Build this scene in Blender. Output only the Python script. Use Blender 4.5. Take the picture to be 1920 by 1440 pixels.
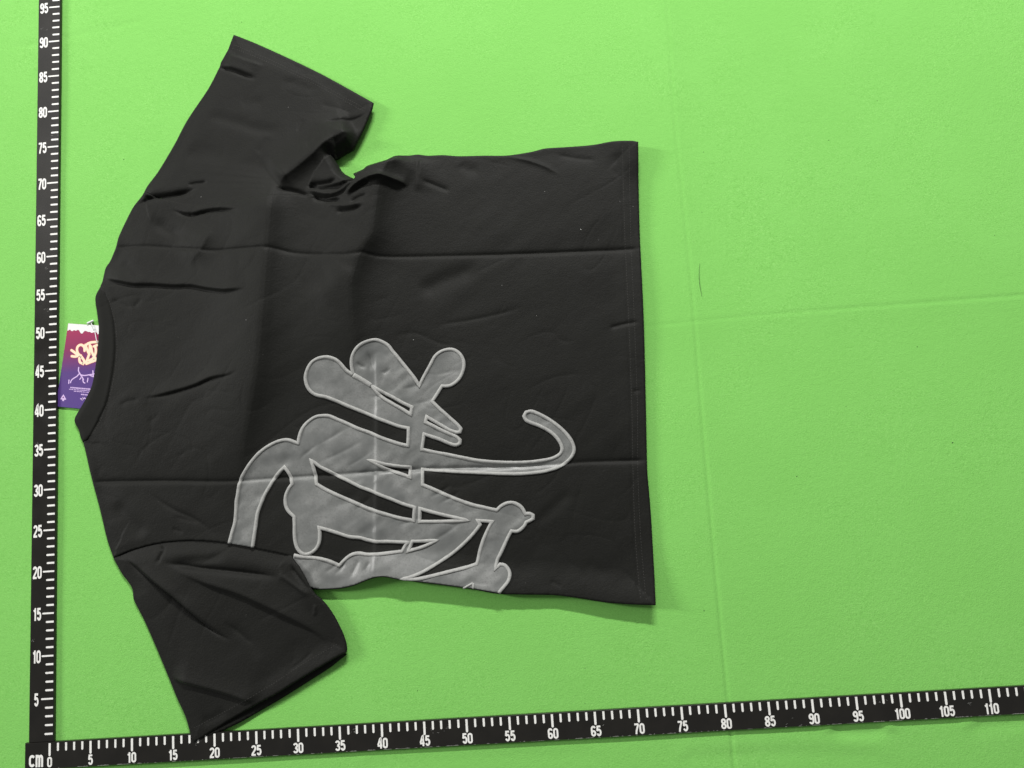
import bpy, math, random
import numpy as np
from mathutils import Matrix, Vector
from mathutils.geometry import delaunay_2d_cdt

random.seed(7)
scene = bpy.context.scene
for o in list(bpy.data.objects):
    bpy.data.objects.remove(o)

# ------------------------------------------------------------------ camera
# units: built in centimetres, scaled to metres when linked (S)
S = 0.01
FPX = 1380.0                                    # focal length in pixels of the 1920 px wide photograph
CAM = np.array([61.149, 27.516, 90.401])        # camera position, cm
EUL = (0.1248, 0.0435, -0.0682)

def rot(e):
    a, b, c = e
    rx = np.array([[1, 0, 0], [0, math.cos(a), -math.sin(a)], [0, math.sin(a), math.cos(a)]])
    ry = np.array([[math.cos(b), 0, math.sin(b)], [0, 1, 0], [-math.sin(b), 0, math.cos(b)]])
    rz = np.array([[math.cos(c), -math.sin(c), 0], [math.sin(c), math.cos(c), 0], [0, 0, 1]])
    return rz @ ry @ rx
RM = rot(EUL)
cd = bpy.data.cameras.new('camera')
cam = bpy.data.objects.new('camera', cd)
scene.collection.objects.link(cam)
cam.matrix_world = Matrix.Translation(Vector(CAM * S)) @ Matrix(RM.tolist()).to_4x4()
cd.sensor_fit = 'HORIZONTAL'
cd.sensor_width = 36.0
cd.lens = 36.0 * FPX / 1920.0
cd.clip_start = 0.01
cd.clip_end = 50.0
scene.camera = cam

# ------------------------------------------------------------------ light
world = bpy.data.worlds.new('World')
scene.world = world
world.use_nodes = True
bgn = world.node_tree.nodes['Background']
bgn.inputs[0].default_value = (0.98, 1.0, 0.97, 1)
bgn.inputs[1].default_value = 0.17

def area_lamp(name, loc, target, sx, sy, power, col=(1, 0.985, 0.955), spin=0.0):
    l = bpy.data.lights.new(name, 'AREA')
    l.shape = 'RECTANGLE'
    l.size, l.size_y = sx, sy
    l.energy = power
    l.color = col
    o = bpy.data.objects.new(name, l)
    scene.collection.objects.link(o)
    o.location = loc
    d = Vector(target) - Vector(loc)
    q = d.to_track_quat('-Z', 'Y').to_matrix().to_4x4() @ Matrix.Rotation(spin, 4, 'Z')
    o.matrix_world = Matrix.Translation(Vector(loc)) @ q
    return o
# ceiling tubes: one beyond the top of the table, one to its left; the wide soft light is added for ruler reflection and shirt sheen
area_lamp('ceiling_tube_light', (0.90, 3.10, 1.90), (0.60, 0.4, 0), 1.2, 0.10, 136)
area_lamp('ceiling_tube_light', (-5.0, 1.9, 2.7), (0.60, 0.5, 0), 0.20, 1.6, 230)
area_lamp('added_soft_light', (-0.9, 2.15, 2.3), (-0.9, 2.15, 0), 1.9, 1.6, 12, (1, 0.985, 0.95))  # added area light, stands in for the bright ceiling mirrored in the left ruler

vs = scene.view_settings
vs.view_transform = 'Standard'
vs.look = 'None'
vs.gamma = 1.0
vs.exposure = 0.0
vs.use_curve_mapping = False
scene.render.engine = 'CYCLES'
scene.render.resolution_x = 1024
scene.render.resolution_y = 768

# ------------------------------------------------------------------ helpers
def P(u, v, z=0.5):
    """pixel of the photograph -> point on the plane at height z (cm)"""
    d = RM @ np.array([(u - 960) / FPX, -(v - 720) / FPX, -1.0])
    t = (z - CAM[2]) / d[2]
    q = CAM + t * d
    return q[0], q[1]

def PP(pts, z=0.5):
    return np.array([P(u, v, z) for u, v in pts])

def Z(pts, ox, oy, s):
    return [(ox + x / s, oy + y / s) for x, y in pts]

def link(name, verts, faces, mat, parent=None, smooth=True, label=None, cat=None, group=None, kind=None):
    me = bpy.data.meshes.new(name)
    v = np.asarray(verts, dtype=np.float64) * S
    me.from_pydata(v.tolist(), [], faces)
    if smooth:
        me.polygons.foreach_set('use_smooth', [True] * len(me.polygons))
    me.materials.append(mat)
    me.update()
    o = bpy.data.objects.new(name, me)
    scene.collection.objects.link(o)
    if parent is not None:
        o.parent = parent
        o.matrix_parent_inverse = parent.matrix_world.inverted()
    tag(o, label, cat, group, kind)
    return o

def tag(o, label=None, cat=None, group=None, kind=None):
    if label: o['label'] = label
    if cat: o['category'] = cat
    if group: o['group'] = group
    if kind: o['kind'] = kind

def empty(name, loc, label, cat, group=None):
    o = bpy.data.objects.new(name, None)
    scene.collection.objects.link(o)
    o.empty_display_size = 0.02
    o.matrix_world = Matrix.Translation(Vector(loc) * S)
    tag(o, label, cat, group)
    return o

def corners(p, closed, ang=42):
    n = len(p)
    c = np.zeros(n, bool)
    for i in range(n):
        if not closed and i in (0, n - 1):
            c[i] = True
            continue
        a = p[i] - p[i - 1]
        b = p[(i + 1) % n] - p[i]
        na, nb = np.linalg.norm(a), np.linalg.norm(b)
        if na < 1e-9 or nb < 1e-9:
            continue
        if a @ b / (na * nb) < math.cos(math.radians(ang)):
            c[i] = True
    return c

def spline(p, closed=False, step=0.25, ang=42):
    """Catmull-Rom through the points (any dimension; the first two are x, y), kept sharp at corners"""
    p = np.asarray(p, float)
    n = len(p)
    c = corners(p[:, :2], closed, ang)
    out = []
    m = n if closed else n - 1
    for i in range(m):
        p1, p2 = p[i], p[(i + 1) % n]
        p0 = p[i - 1] if (closed or i > 0) else p1
        p3 = p[(i + 2) % n] if (closed or i + 2 < n) else p2
        L = np.linalg.norm((p2 - p1)[:2])
        k = max(1, int(round(L / step)))
        d1 = (p2 - p0) * 0.5 if not c[i] else (p2 - p1)
        d2 = (p3 - p1) * 0.5 if not c[(i + 1) % n] else (p2 - p1)
        # keep tangents no longer than the chord
        for d in (d1, d2):
            l = np.linalg.norm(d[:2])
            if l > L * 1.0 and l > 0:
                d *= L / l
        t = np.arange(k)[:, None] / k
        h00 = 2 * t**3 - 3 * t**2 + 1; h10 = t**3 - 2 * t**2 + t
        h01 = -2 * t**3 + 3 * t**2; h11 = t**3 - t**2
        out.append(h00 * p1 + h10 * d1 + h01 * p2 + h11 * d2)
    if not closed:
        out.append(p[-1:])
    return np.vstack(out)

def seg_dist(q, pl, closed=False, attr=None):
    """distance, signed side (+ = left of the walking direction), parameter 0..1, attribute"""
    q = np.asarray(q, float)
    a = pl[:, :2]
    idx = range(len(a) if closed else len(a) - 1)
    ln = np.array([np.linalg.norm(a[(i + 1) % len(a)] - a[i]) for i in idx])
    cum = np.r_[0, np.cumsum(ln)]
    tot = cum[-1]
    best = np.full(len(q), 1e18); side = np.ones(len(q)); par = np.zeros(len(q)); at = np.zeros(len(q))
    for i in idx:
        p0 = a[i]; d = a[(i + 1) % len(a)] - p0
        L2 = d @ d
        if L2 < 1e-12: continue
        w = q - p0
        t = np.clip((w @ d) / L2, 0, 1)
        r = w - t[:, None] * d
        dd = r[:, 0]**2 + r[:, 1]**2
        m = dd < best
        best[m] = dd[m]
        cr = d[0] * w[:, 1] - d[1] * w[:, 0]
        side[m] = np.sign(cr[m])
        par[m] = (cum[i] + t[m] * ln[i]) / tot
        if attr is not None:
            a0, a1 = attr[i], attr[(i + 1) % len(a)]
            at[m] = a0 + (a1 - a0) * t[m]
    return np.sqrt(best), side, par, at

def inside(q, poly):
    x, y = q[:, 0], q[:, 1]
    r = np.zeros(len(q), bool)
    n = len(poly)
    for i in range(n):
        x0, y0 = poly[i][:2]; x1, y1 = poly[(i + 1) % n][:2]
        if y0 == y1: continue
        m = ((y0 > y) != (y1 > y)) & (x < (x1 - x0) * (y - y0) / (y1 - y0) + x0)
        r ^= m
    return r

_rng = np.random.RandomState(3)
_perm = _rng.rand(256, 256)
def vnoise(x, y):
    xi = np.floor(x).astype(int); yi = np.floor(y).astype(int)
    fx = x - xi; fy = y - yi
    fx = fx * fx * (3 - 2 * fx); fy = fy * fy * (3 - 2 * fy)
    g = lambda a, b: _perm[a % 256, b % 256]
    return ((g(xi, yi) * (1 - fx) + g(xi + 1, yi) * fx) * (1 - fy)
            + (g(xi, yi + 1) * (1 - fx) + g(xi + 1, yi + 1) * fx) * fy) - 0.5

def smooth01(t):
    t = np.clip(t, 0, 1)
    return t * t * (3 - 2 * t)

def ribbon(p, hw, closed=False, lim=2.2):
    """left/right offset unit vectors with mitre for a flat polyline"""
    n = len(p)
    nv = np.zeros((n, 2))
    for i in range(n):
        a = p[i] - p[i - 1] if (closed or i > 0) else p[1] - p[0]
        b = p[(i + 1) % n] - p[i] if (closed or i < n - 1) else p[-1] - p[-2]
        a = a / (np.linalg.norm(a) + 1e-12); b = b / (np.linalg.norm(b) + 1e-12)
        na = np.array([-a[1], a[0]]); nb = np.array([-b[1], b[0]])
        m = na + nb
        l = np.linalg.norm(m)
        m = na if l < 1e-3 else m / l
        k = 1 / max(m @ na, 1 / lim)
        nv[i] = m * k
    return nv * hw

def flat_strokes(strokes, z, hw):
    """several strokes (list of (points, closed)) as one flat mesh"""
    V, F = [], []
    for p, closed in strokes:
        p = np.asarray(p, float)
        if not closed:                        # round the ends a little
            pass
        nv = ribbon(p, hw, closed)
        b = len(V)
        n = len(p)
        for i in range(n):
            V.append((p[i][0] + nv[i][0], p[i][1] + nv[i][1], z))
            V.append((p[i][0] - nv[i][0], p[i][1] - nv[i][1], z))
        for i in range(n if closed else n - 1):
            j = (i + 1) % n
            F.append((b + 2 * i, b + 2 * i + 1, b + 2 * j + 1, b + 2 * j))
    return V, F

# ------------------------------------------------------------------ materials
def mat(name, col, rough=0.8, spec=0.3, sheen=0.0, bump=None, vary=None, metal=0.0, coat=0.0):
    """bump = (scale, strength, detail); vary = (scale, colour2, lo, hi)"""
    m = bpy.data.materials.new(name)
    m.use_nodes = True
    nt = m.node_tree
    b = nt.nodes['Principled BSDF']
    b.inputs['Base Color'].default_value = (*col, 1)
    b.inputs['Roughness'].default_value = rough
    b.inputs['Specular IOR Level'].default_value = spec
    b.inputs['Sheen Weight'].default_value = sheen
    b.inputs['Sheen Roughness'].default_value = 0.5
    b.inputs['Metallic'].default_value = metal
    b.inputs['Coat Weight'].default_value = coat
    tc = nt.nodes.new('ShaderNodeTexCoord')
    if vary:
        chain = None
        for sc, c2, lo, hi in vary:
            n = nt.nodes.new('ShaderNodeTexNoise')
            n.inputs['Scale'].default_value = sc
            n.inputs['Detail'].default_value = 5
            nt.links.new(tc.outputs['Object'], n.inputs['Vector'])
            r = nt.nodes.new('ShaderNodeMapRange')
            r.inputs['From Min'].default_value = lo
            r.inputs['From Max'].default_value = hi
            nt.links.new(n.outputs['Fac'], r.inputs['Value'])
            mx = nt.nodes.new('ShaderNodeMix')
            mx.data_type = 'RGBA'
            if chain is None:
                mx.inputs['A'].default_value = (*col, 1)
            else:
                nt.links.new(chain, mx.inputs['A'])
            mx.inputs['B'].default_value = (*c2, 1)
            nt.links.new(r.outputs['Result'], mx.inputs['Factor'])
            chain = mx.outputs['Result']
        nt.links.new(chain, b.inputs['Base Color'])
    if bump:
        prev = None
        for sc, st, dist in bump:
            n = nt.nodes.new('ShaderNodeTexNoise')
            n.inputs['Scale'].default_value = sc
            n.inputs['Detail'].default_value = 4
            nt.links.new(tc.outputs['Object'], n.inputs['Vector'])
            bp = nt.nodes.new('ShaderNodeBump')
            bp.inputs['Strength'].default_value = st
            bp.inputs['Distance'].default_value = dist
            nt.links.new(n.outputs['Fac'], bp.inputs['Height'])
            if prev: nt.links.new(prev, bp.inputs['Normal'])
            prev = bp.outputs['Normal']
        nt.links.new(prev, b.inputs['Normal'])
    return m

M_FELT = mat('green_felt', (0.2189, 0.5625, 0.1225), 0.95, 0.1, 0.05,
             bump=[(750, 0.5, 0.0008), (160, 0.22, 0.0012)],
             vary=[(620, (0.2821, 0.6428, 0.1656), 0.50, 0.74), (430, (0.1676, 0.4643, 0.0886), 0.52, 0.76), (120, (0.2035, 0.5357, 0.1118), 0.52, 0.8), (22, (0.2266, 0.5758, 0.1283), 0.45, 0.75), (6, (0.2120, 0.5491, 0.1176), 0.4, 0.75)])
M_JERSEY = mat('black_jersey', (0.0083, 0.0084, 0.0071), 0.64, 0.17, 0.02,
               bump=[(520, 0.55, 0.0006), (140, 0.28, 0.0010)],
               vary=[(420, (0.0120, 0.0122, 0.0107), 0.5, 0.75), (26, (0.0096, 0.0099, 0.0084), 0.4, 0.7), (2400, (0.0206, 0.0206, 0.0181), 0.62, 0.80), (330, (0.0645, 0.0645, 0.0585), 0.745, 0.80)])
M_RIB = mat('black_rib_knit', (0.0108, 0.0110, 0.0096), 0.8, 0.15, 0.02, bump=[(1200, 0.3, 0.0004)])
M_PATCH = mat('grey_applique_cloth', (0.160, 0.165, 0.160), 0.42, 0.5, 0.03,
              bump=[(1500, 0.15, 0.0002), (130, 0.25, 0.0010)],
              vary=[(60, (0.205, 0.209, 0.204), 0.4, 0.65), (24, (0.122, 0.127, 0.124), 0.48, 0.66), (500, (0.13, 0.133, 0.13), 0.5, 0.8)])
M_PIPE = mat('light_grey_satin_stitch', (0.355, 0.358, 0.345), 0.75, 0.3, 0.1,
             bump=[(900, 0.5, 0.0006), (260, 0.3, 0.0008)],
             vary=[(220, (0.30, 0.30, 0.292), 0.45, 0.7)])
M_STITCH = mat('charcoal_thread', (0.050, 0.049, 0.046), 0.8, 0.2)
M_WHITE = mat('white_print', (0.83, 0.83, 0.80), 0.55, 0.3, vary=[(150, (0.66, 0.65, 0.62), 0.58, 0.75)])
M_CARDW = mat('white_card', (0.80, 0.80, 0.80), 0.45, 0.4)
M_CREAM = mat('cream_print', (0.88, 0.74, 0.54), 0.4, 0.4)
M_REDO = mat('red_outline_print', (0.62, 0.11, 0.10), 0.4, 0.4)
M_LAV = mat('lavender_print', (0.66, 0.48, 0.80), 0.4, 0.4)
M_PLAST = mat('clear_white_plastic', (0.78, 0.79, 0.80), 0.25, 0.5)
M_LINTW = mat('white_lint', (0.7, 0.7, 0.68), 0.9, 0.1)
M_LINTD = mat('dark_green_lint', (0.035, 0.075, 0.03), 0.9, 0.1)
M_HAIR = mat('dark_hair', (0.02, 0.025, 0.015), 0.6, 0.3)

def ruler_material():
    m = mat('black_ruler_plastic', (0.0125, 0.0115, 0.0100), 0.14, 0.5,
            vary=[(500, (0.05, 0.048, 0.045), 0.70, 0.78), (45, (0.016, 0.0145, 0.0125), 0.4, 0.7)])
    nt = m.node_tree
    b = nt.nodes['Principled BSDF']
    n = nt.nodes.new('ShaderNodeTexNoise'); n.inputs['Scale'].default_value = 40; n.inputs['Detail'].default_value = 6
    r = nt.nodes.new('ShaderNodeMapRange')
    r.inputs['To Min'].default_value = 0.10; r.inputs['To Max'].default_value = 0.30
    tc = nt.nodes.new('ShaderNodeTexCoord')
    nt.links.new(tc.outputs['Object'], n.inputs['Vector'])
    nt.links.new(n.outputs['Fac'], r.inputs['Value'])
    nt.links.new(r.outputs['Result'], b.inputs['Roughness'])
    return m
M_RULER = ruler_material()
M_CHIP = mat('scuffed_grey_edge', (0.20, 0.20, 0.19), 0.6, 0.3)

def card_material():
    m = mat('red_to_purple_card', (0.3, 0.1, 0.2), 0.35, 0.45)
    nt = m.node_tree
    b = nt.nodes['Principled BSDF']
    tc = nt.nodes.new('ShaderNodeTexCoord')
    sep = nt.nodes.new('ShaderNodeSeparateXYZ')
    nt.links.new(tc.outputs['Generated'], sep.inputs[0])
    cr = nt.nodes.new('ShaderNodeValToRGB')
    e = cr.color_ramp.elements
    e[0].position = 0.0; e[0].color = (0.085, 0.045, 0.235, 1)
    e[1].position = 1.0; e[1].color = (0.38, 0.022, 0.09, 1)
    k = cr.color_ramp.elements.new(0.45); k.color = (0.085, 0.036, 0.20, 1)
    k = cr.color_ramp.elements.new(0.72); k.color = (0.235, 0.020, 0.095, 1)
    nt.links.new(sep.outputs['Y'], cr.inputs['Fac'])
    nt.links.new(cr.outputs['Color'], b.inputs['Base Color'])
    return m
M_CARD = card_material()

# ------------------------------------------------------------------ green felt table top
def axis(a, b, lo, hi, fine, coarse):
    return np.r_[np.arange(a, lo, coarse), np.arange(lo, hi, fine), np.arange(hi, b + coarse, coarse)]

def build_felt():
    xs = np.r_[axis(-60, 66, -10, 66, 0.4, 4.0)[:-1], np.arange(66, 86, 0.16), axis(86, 190, 86, 122, 0.4, 4.0)]
    xs = np.unique(np.round(xs, 3))
    ys = np.unique(np.round(np.r_[np.arange(-60, -7, 4.0), np.arange(-7, 40, 0.4), np.arange(40, 56, 0.18), np.arange(56, 105, 0.4), np.arange(105, 166, 4.0)], 3))
    X, Y = np.meshgrid(xs, ys)
    q = np.stack([X.ravel(), Y.ravel()], 1)
    z = np.zeros(len(q))
    far = np.clip((q[:, 0] - 64) / 8, 0, 1)
    # overlap edge of the cloth running down the table, right of the shirt
    e = spline(PP([(1236, -160), (1250, 0), (1263, 200), (1278, 350), (1297, 540), (1318, 800), (1340, 1050), (1357, 1230), (1366, 1320), (1380, 1470)], 0), step=1.5)
    d, s, t, _ = seg_dist(q, e)
    sd = d * s        # walking down the picture: left = right side of the picture
    topw = np.clip(1.15 - t * 1.0, 0.25, 1)
    z += 0.20 * topw * np.where(sd < 0, np.exp(sd / 7.0), np.exp(-sd / 3.0))
    z -= (0.03 + 0.065 * t) * np.exp(-(sd / 0.22)**2)
    # pressed fold across it
    e = spline(PP([(1150, 615), (1220, 611), (1400, 593), (1560, 580), (1750, 566), (1920, 553), (2100, 540)], 0), step=1.5)
    d, s, t, _ = seg_dist(q, e)
    z += far * (0.05 + 0.05 * t) * np.where(s > 0, np.exp(-d / 4.0), np.exp(-d / 3.0))
    z -= far * (0.02 + 0.045 * t) * np.exp(-(d / 0.26)**2)
    # small folds near the left ruler and below the lower ruler
    e = spline(PP([(118, 72), (180, 55), (260, 40)], 0), step=1.5)
    d, s, t, _ = seg_dist(q, e)
    z -= 0.035 * np.exp(-(d / 0.35)**2)
    e = spline(PP([(30, 86), (66, 82)], 0), step=1.5)
    d, s, t, _ = seg_dist(q, e)
    z -= 0.04 * np.exp(-(d / 0.35)**2)
    for pl, A, w in (([(1575, 1372), (1610, 1374), (1650, 1370)], 0.5, 0.7), ([(1840, 1362), (1930, 1352)], 0.35, 0.9),
                     ([(1300, 1420), (1500, 1412), (1640, 1420)], 0.14, 0.9), ([(700, 1432), (900, 1420), (1100, 1414)], 0.10, 0.9)):
        e = spline(PP(pl, 0), step=1)
        d, s, t, _ = seg_dist(q, e)
        z -= A * 0.3 * np.exp(-(d / w)**2)
        z += A * 0.25 * np.exp(-((d - 1.2) / w)**2) * (s > 0)
    # quiet waviness of cloth
    wob = vnoise(q[:, 0] / 17, q[:, 1] / 14) * 0.10 + vnoise(q[:, 0] / 6 + 9, q[:, 1] / 7 + 3) * 0.025
    z += wob
    z -= z[(q[:, 0] > -3) & (q[:, 0] < 70) & (q[:, 1] > -3) & (q[:, 1] < 90)].max()
    nx, ny = len(xs), len(ys)
    i = np.arange(nx * ny).reshape(ny, nx)
    F = np.stack([i[:-1, :-1], i[:-1, 1:], i[1:, 1:], i[1:, :-1]], -1).reshape(-1, 4).tolist()
    return link('felt_tabletop', np.c_[q, z], F, M_FELT, kind='structure')
felt = build_felt()

# ------------------------------------------------------------------ rulers
RT = 0.40     # ruler thickness
def box_bev(x0, x1, y0, y1, z0, z1, b=0.05):
    V = [(x0, y0, z0), (x1, y0, z0), (x1, y1, z0), (x0, y1, z0),
         (x0, y0, z1 - b), (x1, y0, z1 - b), (x1, y1, z1 - b), (x0, y1, z1 - b),
         (x0 + b, y0 + b, z1), (x1 - b, y0 + b, z1), (x1 - b, y1 - b, z1), (x0 + b, y1 - b, z1)]
    F = [(3, 2, 1, 0)] + [(i, (i + 1) % 4, 4 + (i + 1) % 4, 4 + i) for i in range(4)] \
        + [(4 + i, 4 + (i + 1) % 4, 8 + (i + 1) % 4, 8 + i) for i in range(4)] + [(8, 9, 10, 11)]
    return V, F

def arc(cx, cy, rx, ry, a0, a1, n=10):
    return [(cx + rx * math.cos(math.radians(a0 + (a1 - a0) * i / n)), cy + ry * math.sin(math.radians(a0 + (a1 - a0) * i / n))) for i in range(n + 1)]

def glyph(ch):
    """condensed bold strokes in a box about 0.52 wide and 1 high (stroke centre lines); returns strokes, width"""
    T, L, R_, B = 0.91, 0.09, 0.43, 0.09
    cx = 0.26; rx = 0.17
    if ch == '0': return [(arc(cx, 0.74, rx, 0.17, 0, 180, 8) + arc(cx, 0.26, rx, 0.17, 180, 360, 8), True)], 0.52
    if ch == '1': return [([(0.24, 0.0), (0.24, 1.0)], False), ([(0.25, 0.90), (0.18, 0.80), (0.05, 0.76)], False)], 0.40
    if ch == '2': return [(arc(cx, 0.73, rx, 0.18, 175, -20, 9) + [(0.38, 0.55), (0.22, 0.32), (0.12, 0.18), (0.10, 0.09)], False), ([(0.02, 0.085), (0.46, 0.085)], False)], 0.52
    if ch == '3': return [(arc(cx, 0.73, rx, 0.18, 165, -70, 9) + [(0.24, 0.53)], False), ([(0.24, 0.53)] + arc(cx, 0.28, rx + .01, 0.19, 75, -165, 10), False)], 0.52
    if ch == '4': return [([(0.37, 0.0), (0.37, 0.97), (0.30, 0.92), (0.08, 0.33)], False), ([(0.04, 0.27), (0.50, 0.27)], False)], 0.54
    if ch == '5': return [([(0.44, 0.915), (0.14, 0.915), (0.10, 0.50)], False), ([(0.11, 0.50)] + arc(cx, 0.36, rx, 0.27, 125, -160, 11), False)], 0.52
    if ch == '6': return [(arc(cx, 0.30, rx, 0.21, 0, 360, 14)[:-1], True), ([(0.42, 0.78)] + arc(cx, 0.72, rx, 0.20, 30, 180, 7) + [(0.09, 0.30)], False)], 0.52
    if ch == '7': return [([(0.04, 0.915), (0.46, 0.915)], False), ([(0.43, 0.90), (0.32, 0.60), (0.22, 0.30), (0.18, 0.0)], False)], 0.50
    if ch == '8': return [(arc(cx, 0.735, rx - .01, 0.175, 0, 360, 14)[:-1], True), (arc(cx, 0.285, rx + .005, 0.195, 0, 360, 14)[:-1], True)], 0.52
    if ch == '9': return [(arc(cx, 0.70, rx, 0.21, 0, 360, 14)[:-1], True), ([(0.10, 0.22)] + arc(cx, 0.28, rx, 0.20, 210, 360, 7) + [(0.43, 0.70)], False)], 0.52
    if ch == 'c': return [(arc(cx, 0.48, rx, 0.17, 30, 180, 7) + arc(cx, 0.26, rx, 0.17, 180, 330, 7), False)], 0.50
    if ch == 'm': return [([(0.09, 0.0), (0.09, 0.72)], False), ([(0.09, 0.50)] + arc(0.20, 0.50, 0.11, 0.14, 150, 0, 6) + [(0.31, 0.0)], False),
                          ([(0.31, 0.50)] + arc(0.42, 0.50, 0.11, 0.14, 150, 0, 6) + [(0.53, 0.0)], False)], 0.64

def number_mesh(txt, h, wscale, z, hw=0.088):
    st, x = [], 0.0
    for ch in txt:
        g, w = glyph(ch)
        for pts, c in g:
            st.append((np.array([((px + x), py) for px, py in pts]), c))
        x += w + 0.02
    V, F = [], []
    k = 0
    for p, c in st:
        v, f = flat_strokes([(p, c)], z + k * 0.0012, hw)
        b = len(V)
        V += v; F += [tuple(b + i for i in q) for q in f]
        k += 1
    V = [((vx - x / 2) * h * wscale, vy * h, vz) for vx, vy, vz in V]
    return V, F

def tick_shape(x, y, w, l, z, vertical=True):
    """rounded bar starting at (x,y), going +l; vertical: downwards from the edge, else leftwards"""
    n = 5
    out = [(-w / 2, 0), (w / 2, 0)]
    for i in range(n + 1):
        a = math.pi * i / n
        out.append((w / 2 * math.cos(a), -(l - w / 2) - w / 2 * math.sin(a)))
    if vertical:
        return [(x + a, y + b, z) for a, b in out], [tuple(reversed(range(len(out))))]
    return [(x + b, y - a, z) for a, b in out], [tuple(reversed(range(len(out))))]

def build_rulers():
    W = 3.05
    # lower ruler, zero at x = 0, inner edge at y = 0.15
    L1 = 118.6
    r = empty('ruler', (55, -1.4, 0), 'long black ruler marked cm and 0 to 110, with a sleeve tip lying on it', 'ruler')
    ye = 0.16
    V, F = box_bev(-3.05, L1, ye - W, ye, 0.0, RT)
    link('blade', V, F, M_RULER, r, smooth=False)
    zt = RT + 0.004
    for s in range(0, 119):
        big = s % 5 == 0
        jit = random.uniform(-0.02, 0.02)
        V, F = tick_shape(s + jit, 0.02, 0.245 if not big else 0.26, (1.48 if big else 0.95) + random.uniform(-.02, .02), zt)
        link('tick_mark', V, F, M_WHITE, r, smooth=False)
        if big:
            t = str(s)
            V, F = number_mesh(t, 1.18, 0.98, zt)
            ox = s + (0.0 if s else 0.02)
            V = [(a + ox, b - 2.70, c) for a, b, c in V]
            link('number', V, F, M_WHITE, r, smooth=False)
    V, F = number_mesh('cm', 1.95, 0.80, zt, 0.075)
    V = [(a - 1.62, b - 2.62, c) for a, b, c in V]
    link('unit_mark', V, F, M_WHITE, r, smooth=False)
    # worn lower edge: small bare chips
    CV, CF = [], []
    x = 1.0
    while x < L1 - 2:
        l = random.choice([0.15, 0.25, 0.4, 0.9, 1.6]) * random.uniform(0.6, 1.2)
        w = random.uniform(0.03, 0.09)
        b = len(CV)
        y0 = ye - W + 0.05
        n = max(3, int(l / 0.12))
        for i in range(n + 1):
            CV.append((x + l * i / n, y0, RT + 0.003)); CV.append((x + l * i / n, y0 + w * random.uniform(0.3, 1.2) * (0 if i in (0, n) else 1), RT + 0.003))
        for i in range(n):
            CF.append((b + 2 * i, b + 2 * i + 2, b + 2 * i + 3, b + 2 * i + 1))
        x += l + random.choice([0.2, 0.5, 0.9, 1.8]) * random.uniform(0.5, 1.5)
    link('edge_wear', CV, CF, M_CHIP, r, smooth=False, kind='stuff')
    # left ruler
    x1 = 0.285 + 0.10
    r2 = empty('ruler', (x1 - 1.5, 50, 0), 'black ruler numbered 5 to 95 running beside the collar and hang tag', 'ruler')
    y0 = 0.19
    V, F = box_bev(x1 - W, x1, y0, 109.0, 0.0, RT)
    link('blade', V, F, M_RULER, r2, smooth=False)
    for s in range(1, 109):
        big = s % 5 == 0
        V, F = tick_shape(x1 - 0.11, s + 0.097 + random.uniform(-.02, .02), 0.235 if not big else 0.20, (1.46 if big else 0.98) + random.uniform(-.03, .03), zt, False)
        link('tick_mark', V, F, M_WHITE, r2, smooth=False)
        if big:
            V, F = number_mesh(str(s), 1.52, 0.70, zt)
            wd = max(v[0] for v in V)
            V = [(a + x1 - 1.68 - wd if s > 5 else a + x1 - 2.15, b + s + 0.097 - 0.80, c) for a, b, c in V]
            link('number', V, F, M_WHITE, r2, smooth=False)
    # drop it by its small deviation from square
    r2.matrix_world = Matrix.Translation(r2.matrix_world.translation) @ Matrix.Rotation(0.0014, 4, 'Z')
    def scuffs(parent, spots):
        V, F = [], []
        for cx, cy, nn, sp in spots:
            for k in range(nn):
                x = cx + random.gauss(0, sp); y = cy + random.gauss(0, sp * 0.4)
                a = random.uniform(-0.9, 0.9); l = random.uniform(0.08, 0.45); w = random.uniform(0.012, 0.035)
                dx, dy = math.cos(a) * l, math.sin(a) * l
                b = len(V)
                V += [(x, y, RT + 0.003), (x + dx / 2 - dy / l * w, y + dy / 2 + dx / l * w, RT + 0.003), (x + dx, y + dy, RT + 0.003), (x + dx / 2 + dy / l * w, y + dy / 2 - dx / l * w, RT + 0.003)]
                F.append((b, b + 3, b + 2, b + 1))
        link('scuff_marks', V, F, M_CHIP, parent, smooth=False, kind='stuff')
    scuffs(r, [(46.6, -0.85, 12, 0.7), (36.3, -0.6, 5, 0.25), (65.5, -1.6, 3, 0.5), (97.5, -0.7, 4, 0.4), (107, -1.5, 3, 0.3), (18.0, -0.9, 4, 0.3), (88, -2.2, 4, 0.6)])
    scuffs(r2, [(x1 - 2.3, 92, 4, 0.3), (x1 - 2.0, 58.6, 3, 0.3), (x1 - 1.9, 53.0, 3, 0.3), (x1 - 2.6, 36, 4, 0.15), (x1 - 1.2, 76.5, 3, 0.3), (x1 - 2.7, 12, 5, 0.12)])
    return r, r2
build_rulers()

# ------------------------------------------------------------------ shirt: height field with folds
FEATS = []
def feat(kind, pts, A, w, w2=2.0, taper=0.25, z=0.6):
    FEATS.append((kind, spline(PP(pts, z), step=0.8), A, w, w2, taper))

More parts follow.
